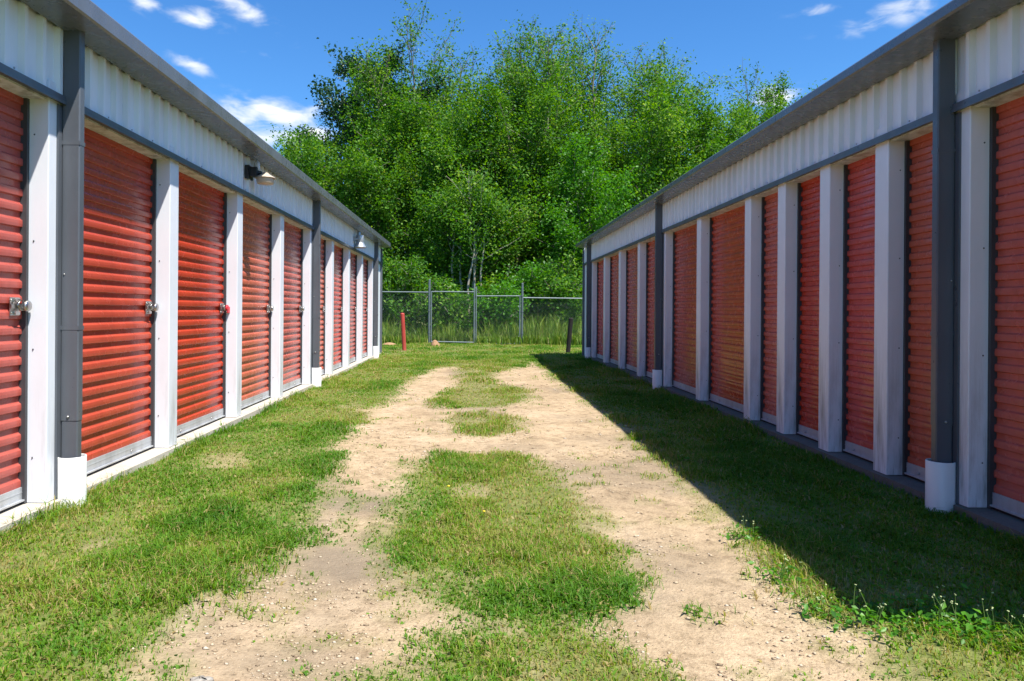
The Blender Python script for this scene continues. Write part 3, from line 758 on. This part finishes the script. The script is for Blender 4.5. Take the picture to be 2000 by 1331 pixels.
T(1020,180,31,3.8,36000,.135,'broad mid-height tree behind the right gate leaf',base=.10,up=36,shape='round')
T(1135,300,28,2.7,27000,.125,'bright green bushy tree behind the right fence run',mat_='leafbright',base=.05,up=38,shape='round')
T(1240,205,30.5,3.8,36000,.135,'bushy tree behind the far end of the shaded building',base=.08,up=36,shape='round',tshift=.04)
T(1360,230,32,3.6,30000,.14,'bushy tree showing over the middle of the shaded roof',base=.08,up=38,shape='round')
T(1445,205,34,3.7,27000,.14,'bushy tree showing low over the near part of the shaded roof',base=.08,up=40,shape='round',tshift=.06)
for (px,top,Y,sp,nl,lab,mt) in ((770,505,25.6,1.3,9000,'leafy shrub behind the fence next to the lit building','leaf'),(860,545,25.2,1.0,6000,'low olive shrub behind the left gate leaf','leaf'),(955,560,25.3,1.0,6000,'low green shrub behind the meeting stiles of the gate','leafbright'),
    (1005,520,26.2,1.2,8000,'bright shrub behind the right gate post','leafbright'),(1075,535,25.8,1.1,7000,'shrub behind the right fence run','leaf'),(1150,500,26.5,1.5,9000,'shrub beside the far end of the shaded building','leaf')):
    T(px,top,Y,sp,nl,.12,lab,mat_=mt,base=.05,up=35,shape='round',name='shrub',group='shrubs behind the fence',stems=2)
# far wood closing the gaps
n=60000
X=RNG.uniform(-26,32,n); Y=RNG.uniform(42,50,n); hh=7.5+3.2*(fbm(X*.35,Y*.3,7)-.5)*2; Z=hh*RNG.random(n)**.8
me=leaf_mesh('woodland',np.stack([X,Y,Z],1),.42,M['leafdark'],.35+.25*RNG.normal(size=n))
o=place(bpy.data.objects.new('woodland',me),(0,0,0)); tag(o,'dark far woodland closing off the view behind the trees','woodland',kind='stuff')
# tall weeds along and behind the fence
n=26000
x=RNG.uniform(-9,10,n); y=23.0+RNG.random(n)**1.2*3.6; y=np.where((x>xl)&(x<xm)&(y<23.5),y+.5,y); 
hgt=(.22+.75*RNG.random(n)**1.6*sstep(.3,.65,fbm(x*.9,y*.9,15))*sstep(22.9,24.2,y)+.10*RNG.random(n))*(1+.35*sstep(0,4,x))
me=blades('tall_weeds',np.stack([x,y,np.zeros(n)],1),hgt,.012+.022*RNG.random(n),.1+.55*RNG.random(n)**1.5,.25+.60*RNG.random(n)+.2*(RNG.random(n)<.12),M['weed'])
o=place(bpy.data.objects.new('tall_weeds',me),(0,0,0)); tag(o,'tall rank weeds growing along the chain link fence','weeds',kind='stuff')

# ------------------------------------------------------------------ flowering weeds at the shadow edge, dandelions, weed by the boot
def weed(px,py,h,nst,spread,label,name='flowering_weed',head='petal',leafy=90,hs=.0032):
    x,y=ground_pt(px,py); z0=float(height(np.array([x]),np.array([y]))[0])
    root=empty(name,(x,y,z0)); tag(root,label,'weed' if name!='dandelion' else 'flower','wild plants in the lane')
    for i in range(nst):
        st=MB()
        a=random.uniform(0,6.28); r=spread*random.random(); hh=h*random.uniform(.6,1.1)
        bx,by=x+r*math.cos(a),y+r*math.sin(a); tx,ty=bx+random.gauss(0,.2)*hh,by+random.gauss(0,.2)*hh
        st.tube([(bx,by,z0),((bx+tx)/2,(by+ty)/2+.003,z0+hh*.6),(tx,ty,z0+hh)],[.0014,.0011,.0008],4,0,True,False)
        for k in range(3 if head=='petal' else 1):
            st.ball((tx+random.gauss(0,hs*.6),ty+random.gauss(0,hs*.6),z0+hh+random.gauss(0,hs*.4)),hs*random.uniform(.6,1.0),1,6,(1,1,.6))
        st.build('flower_stem',[M['stem'],M[head]],root,(bx,by,z0))
    if leafy:
        n=leafy; P=np.stack([x+RNG.normal(0,spread*.7,n),y+RNG.normal(0,spread*.7,n),z0+np.abs(RNG.normal(0,h*.22,n))+.008],1)
        me=leaf_mesh('leaves',P,.028,M['leafbright'],.5+.3*RNG.normal(size=n),.8); place(bpy.data.objects.new('leaves',me),(0,0,0),root); 
M['stem']=flat('green_stem',(.13,.22,.05))
weed(1330,900,.07,4,.03,'tiny white-tipped weed at the shadow edge, farthest up the lane',leafy=30)
weed(1452,1045,.09,9,.06,'pale-tipped weed tuft on the dirt edge beside the shadow',leafy=60)
weed(1530,1125,.10,8,.06,'weed tuft with pale heads where the right track meets the shadow',leafy=80)
weed(1600,1190,.08,7,.06,'small weed with pale heads at the shadow corner',leafy=60)
weed(1720,1215,.10,10,.12,'yellow-green flowering clump in the sunlit corner, left of its neighbours',leafy=260)
weed(1830,1210,.12,12,.13,'tallest flowering clump in the sunlit corner',leafy=320)
weed(1940,1240,.11,10,.13,'flowering clump in the sunlit corner at the frame edge',leafy=280)
weed(878,953,.06,1,.002,'yellow dandelion in the middle grass strip, farther of two','dandelion','yellow',0,.010)
weed(948,1010,.06,1,.002,'yellow dandelion in the middle grass strip, nearer of two','dandelion','yellow',0,.010)
def grass_tuft(px,py,label):
    x,y=ground_pt(px,py); n=70
    P=np.stack([x+RNG.normal(0,.028,n),y+RNG.normal(0,.03,n),np.zeros(n)],1)
    me=blades('grass_tuft',P-np.array([x,y,0]),.06+.13*RNG.random(n),.003+.003*RNG.random(n),.3+.9*RNG.random(n),.2+.4*RNG.random(n),M['grass'])
    tag(place(bpy.data.objects.new('grass_tuft',me),(x,y,0)),label,'grass tuft')
grass_tuft(112,968,'tall grass tuft against the white boot of the near sunlit downspout')
# pale flat stone at the lower left of the lane
x,y=ground_pt(392,1327); m=MB(); m.ball((x,y,-.004),.036,0,14,(1.0,.55,.26))
for i,v in enumerate(m.v): m.v[i]=(v[0]+.006*math.sin(i*1.7),v[1]+.005*math.cos(i*2.3),v[2])
tag(m.build('stone',M['stone_grey'],None,(x,y,0)),'pale flat stone at the edge of the left wheel track','stone')

# ------------------------------------------------------------------ sky, sun, camera
tosun=Vector((1,-1.05,2.6)).normalized()
w=bpy.data.worlds.new('World'); scene.world=w; w.use_nodes=True
nt=w.node_tree; bg=nt.nodes['Background']; new=nt.nodes.new; link=nt.links.new
sky=new('ShaderNodeTexSky'); sky.sky_type='NISHITA'; sky.sun_disc=False
sky.sun_elevation=math.asin(tosun.z); sky.sun_rotation=math.atan2(tosun.x,tosun.y)
sky.air_density=1.0; sky.dust_density=.4; sky.ozone_density=2.2
hs=new('ShaderNodeHueSaturation'); hs.inputs['Saturation'].default_value=1.22; hs.inputs['Value'].default_value=1.0; link(sky.outputs[0],hs.inputs['Color'])
tn=new('ShaderNodeMix'); tn.data_type='RGBA'; tn.blend_type='MULTIPLY'; tn.inputs[0].default_value=1.0; link(hs.outputs[0],tn.inputs[6]); tn.inputs[7].default_value=(.92,1.36,1.70,1)
tc=new('ShaderNodeTexCoord'); sep=new('ShaderNodeSeparateXYZ'); link(tc.outputs['Generated'],sep.inputs[0])
def M2(op,a,b=None,c=None,clamp=False):
    n=new('ShaderNodeMath'); n.operation=op; n.use_clamp=clamp
    for i,v in enumerate((a,b,c)):
        if v is None: continue
        if hasattr(v,'is_linked'): link(v,n.inputs[i])
        else: n.inputs[i].default_value=v
    return n.outputs[0]
az=M2('ARCTAN2',sep.outputs['X'],sep.outputs['Y'])
el=M2('ARCSINE',sep.outputs['Z'])
cmb=new('ShaderNodeCombineXYZ'); link(az,cmb.inputs[0]); link(M2('MULTIPLY',el,2.4),cmb.inputs[1])
cn=new('ShaderNodeTexNoise'); cn.inputs['Scale'].default_value=24; cn.inputs['Detail'].default_value=7; cn.inputs['Roughness'].default_value=.52; cn.inputs['Distortion'].default_value=.4; link(cmb.outputs[0],cn.inputs['Vector'])
def azel(px,py):
    x,y,z=at(px,py,1.0); z-=CH; return math.atan2(x,1),math.atan2(z,math.hypot(x,1))
dens=None
for (px,py,rx,ry,amp,rot) in ((372,32,62,20,1.0,-.15),(462,12,80,22,1.0,-.35),(292,6,40,14,.9,0),(375,128,46,16,.85,-.3),(345,104,34,10,.5,-.4),(516,108,34,9,.5,0),
      (525,210,60,17,1.3,-.12),(470,238,85,30,.85,0),(560,232,70,20,.9,0),(520,262,150,26,1.0,0),(565,228,95,32,1.0,0),(605,262,80,26,1.0,0),(480,215,60,26,.9,-.2),(450,215,40,18,.9,0),(1606,20,46,12,.7,0),(1765,18,105,30,.75,.25),(1690,42,30,18,.4,.2),(1508,192,52,22,1.1,0),(1480,225,60,25,.7,0)):
    a0,e0=azel(px,py); ra,re=rx/F,ry/F
    da=M2('SUBTRACT',az,a0); de=M2('SUBTRACT',el,e0)
    ca,sa=math.cos(rot),math.sin(rot)
    u=M2('DIVIDE',M2('ADD',M2('MULTIPLY',da,ca),M2('MULTIPLY',de,sa)),ra); v=M2('DIVIDE',M2('SUBTRACT',M2('MULTIPLY',de,ca),M2('MULTIPLY',da,sa)),re)
    r2=M2('ADD',M2('MULTIPLY',u,u),M2('MULTIPLY',v,v))
    gs=M2('MULTIPLY',M2('EXPONENT',M2('MULTIPLY',r2,-.9)),amp)
    dens=gs if dens is None else M2('MAXIMUM',dens,gs)
thr=M2('ADD',M2('MULTIPLY',dens,.75),M2('MULTIPLY',M2('SUBTRACT',cn.outputs['Fac'],.5),1.7))
mr=new('ShaderNodeMapRange'); mr.interpolation_type='SMOOTHSTEP'; link(thr,mr.inputs[0]); mr.inputs[1].default_value=.22; mr.inputs[2].default_value=1.0
cl=M2('MULTIPLY',mr.outputs[0],M2('MULTIPLY',M2('MINIMUM',dens,1.0),1.1),None,True)
mx=new('ShaderNodeMix'); mx.data_type='RGBA'; link(cl,mx.inputs[0]); link(tn.outputs[2],mx.inputs[6]); mx.inputs[7].default_value=(8.6,9.0,9.5,1)
link(mx.outputs[2],bg.inputs['Color']); bg.inputs['Strength'].default_value=.070
sl=bpy.data.lights.new('sun','SUN'); sl.energy=5.0; sl.angle=math.radians(.53); sl.color=(1,.955,.88)
so=bpy.data.objects.new('sun',sl); COL.objects.link(so); so.location=(20,-20,40); so.rotation_euler=(-tosun).to_track_quat('-Z','Y').to_euler()
cam=bpy.data.cameras.new('camera'); co=bpy.data.objects.new('camera',cam); COL.objects.link(co)
cam.sensor_width=36; cam.lens=F/2000*36; cam.shift_x=(1000-VX)/2000; cam.shift_y=-(665.5-VY)/2000
cam.clip_start=.05; cam.clip_end=3000
co.matrix_world=Matrix.Translation((0,0,CH))@Matrix.Rotation(math.radians(90),4,'X')@Matrix.Rotation(ROLL,4,'Z')
scene.camera=co
scene.view_settings.view_transform='Standard'; scene.view_settings.look='None'; scene.view_settings.exposure=0.80; scene.view_settings.gamma=1.0
scene.cycles.max_bounces=7; scene.cycles.diffuse_bounces=4; scene.cycles.glossy_bounces=3; scene.cycles.transmission_bounces=4
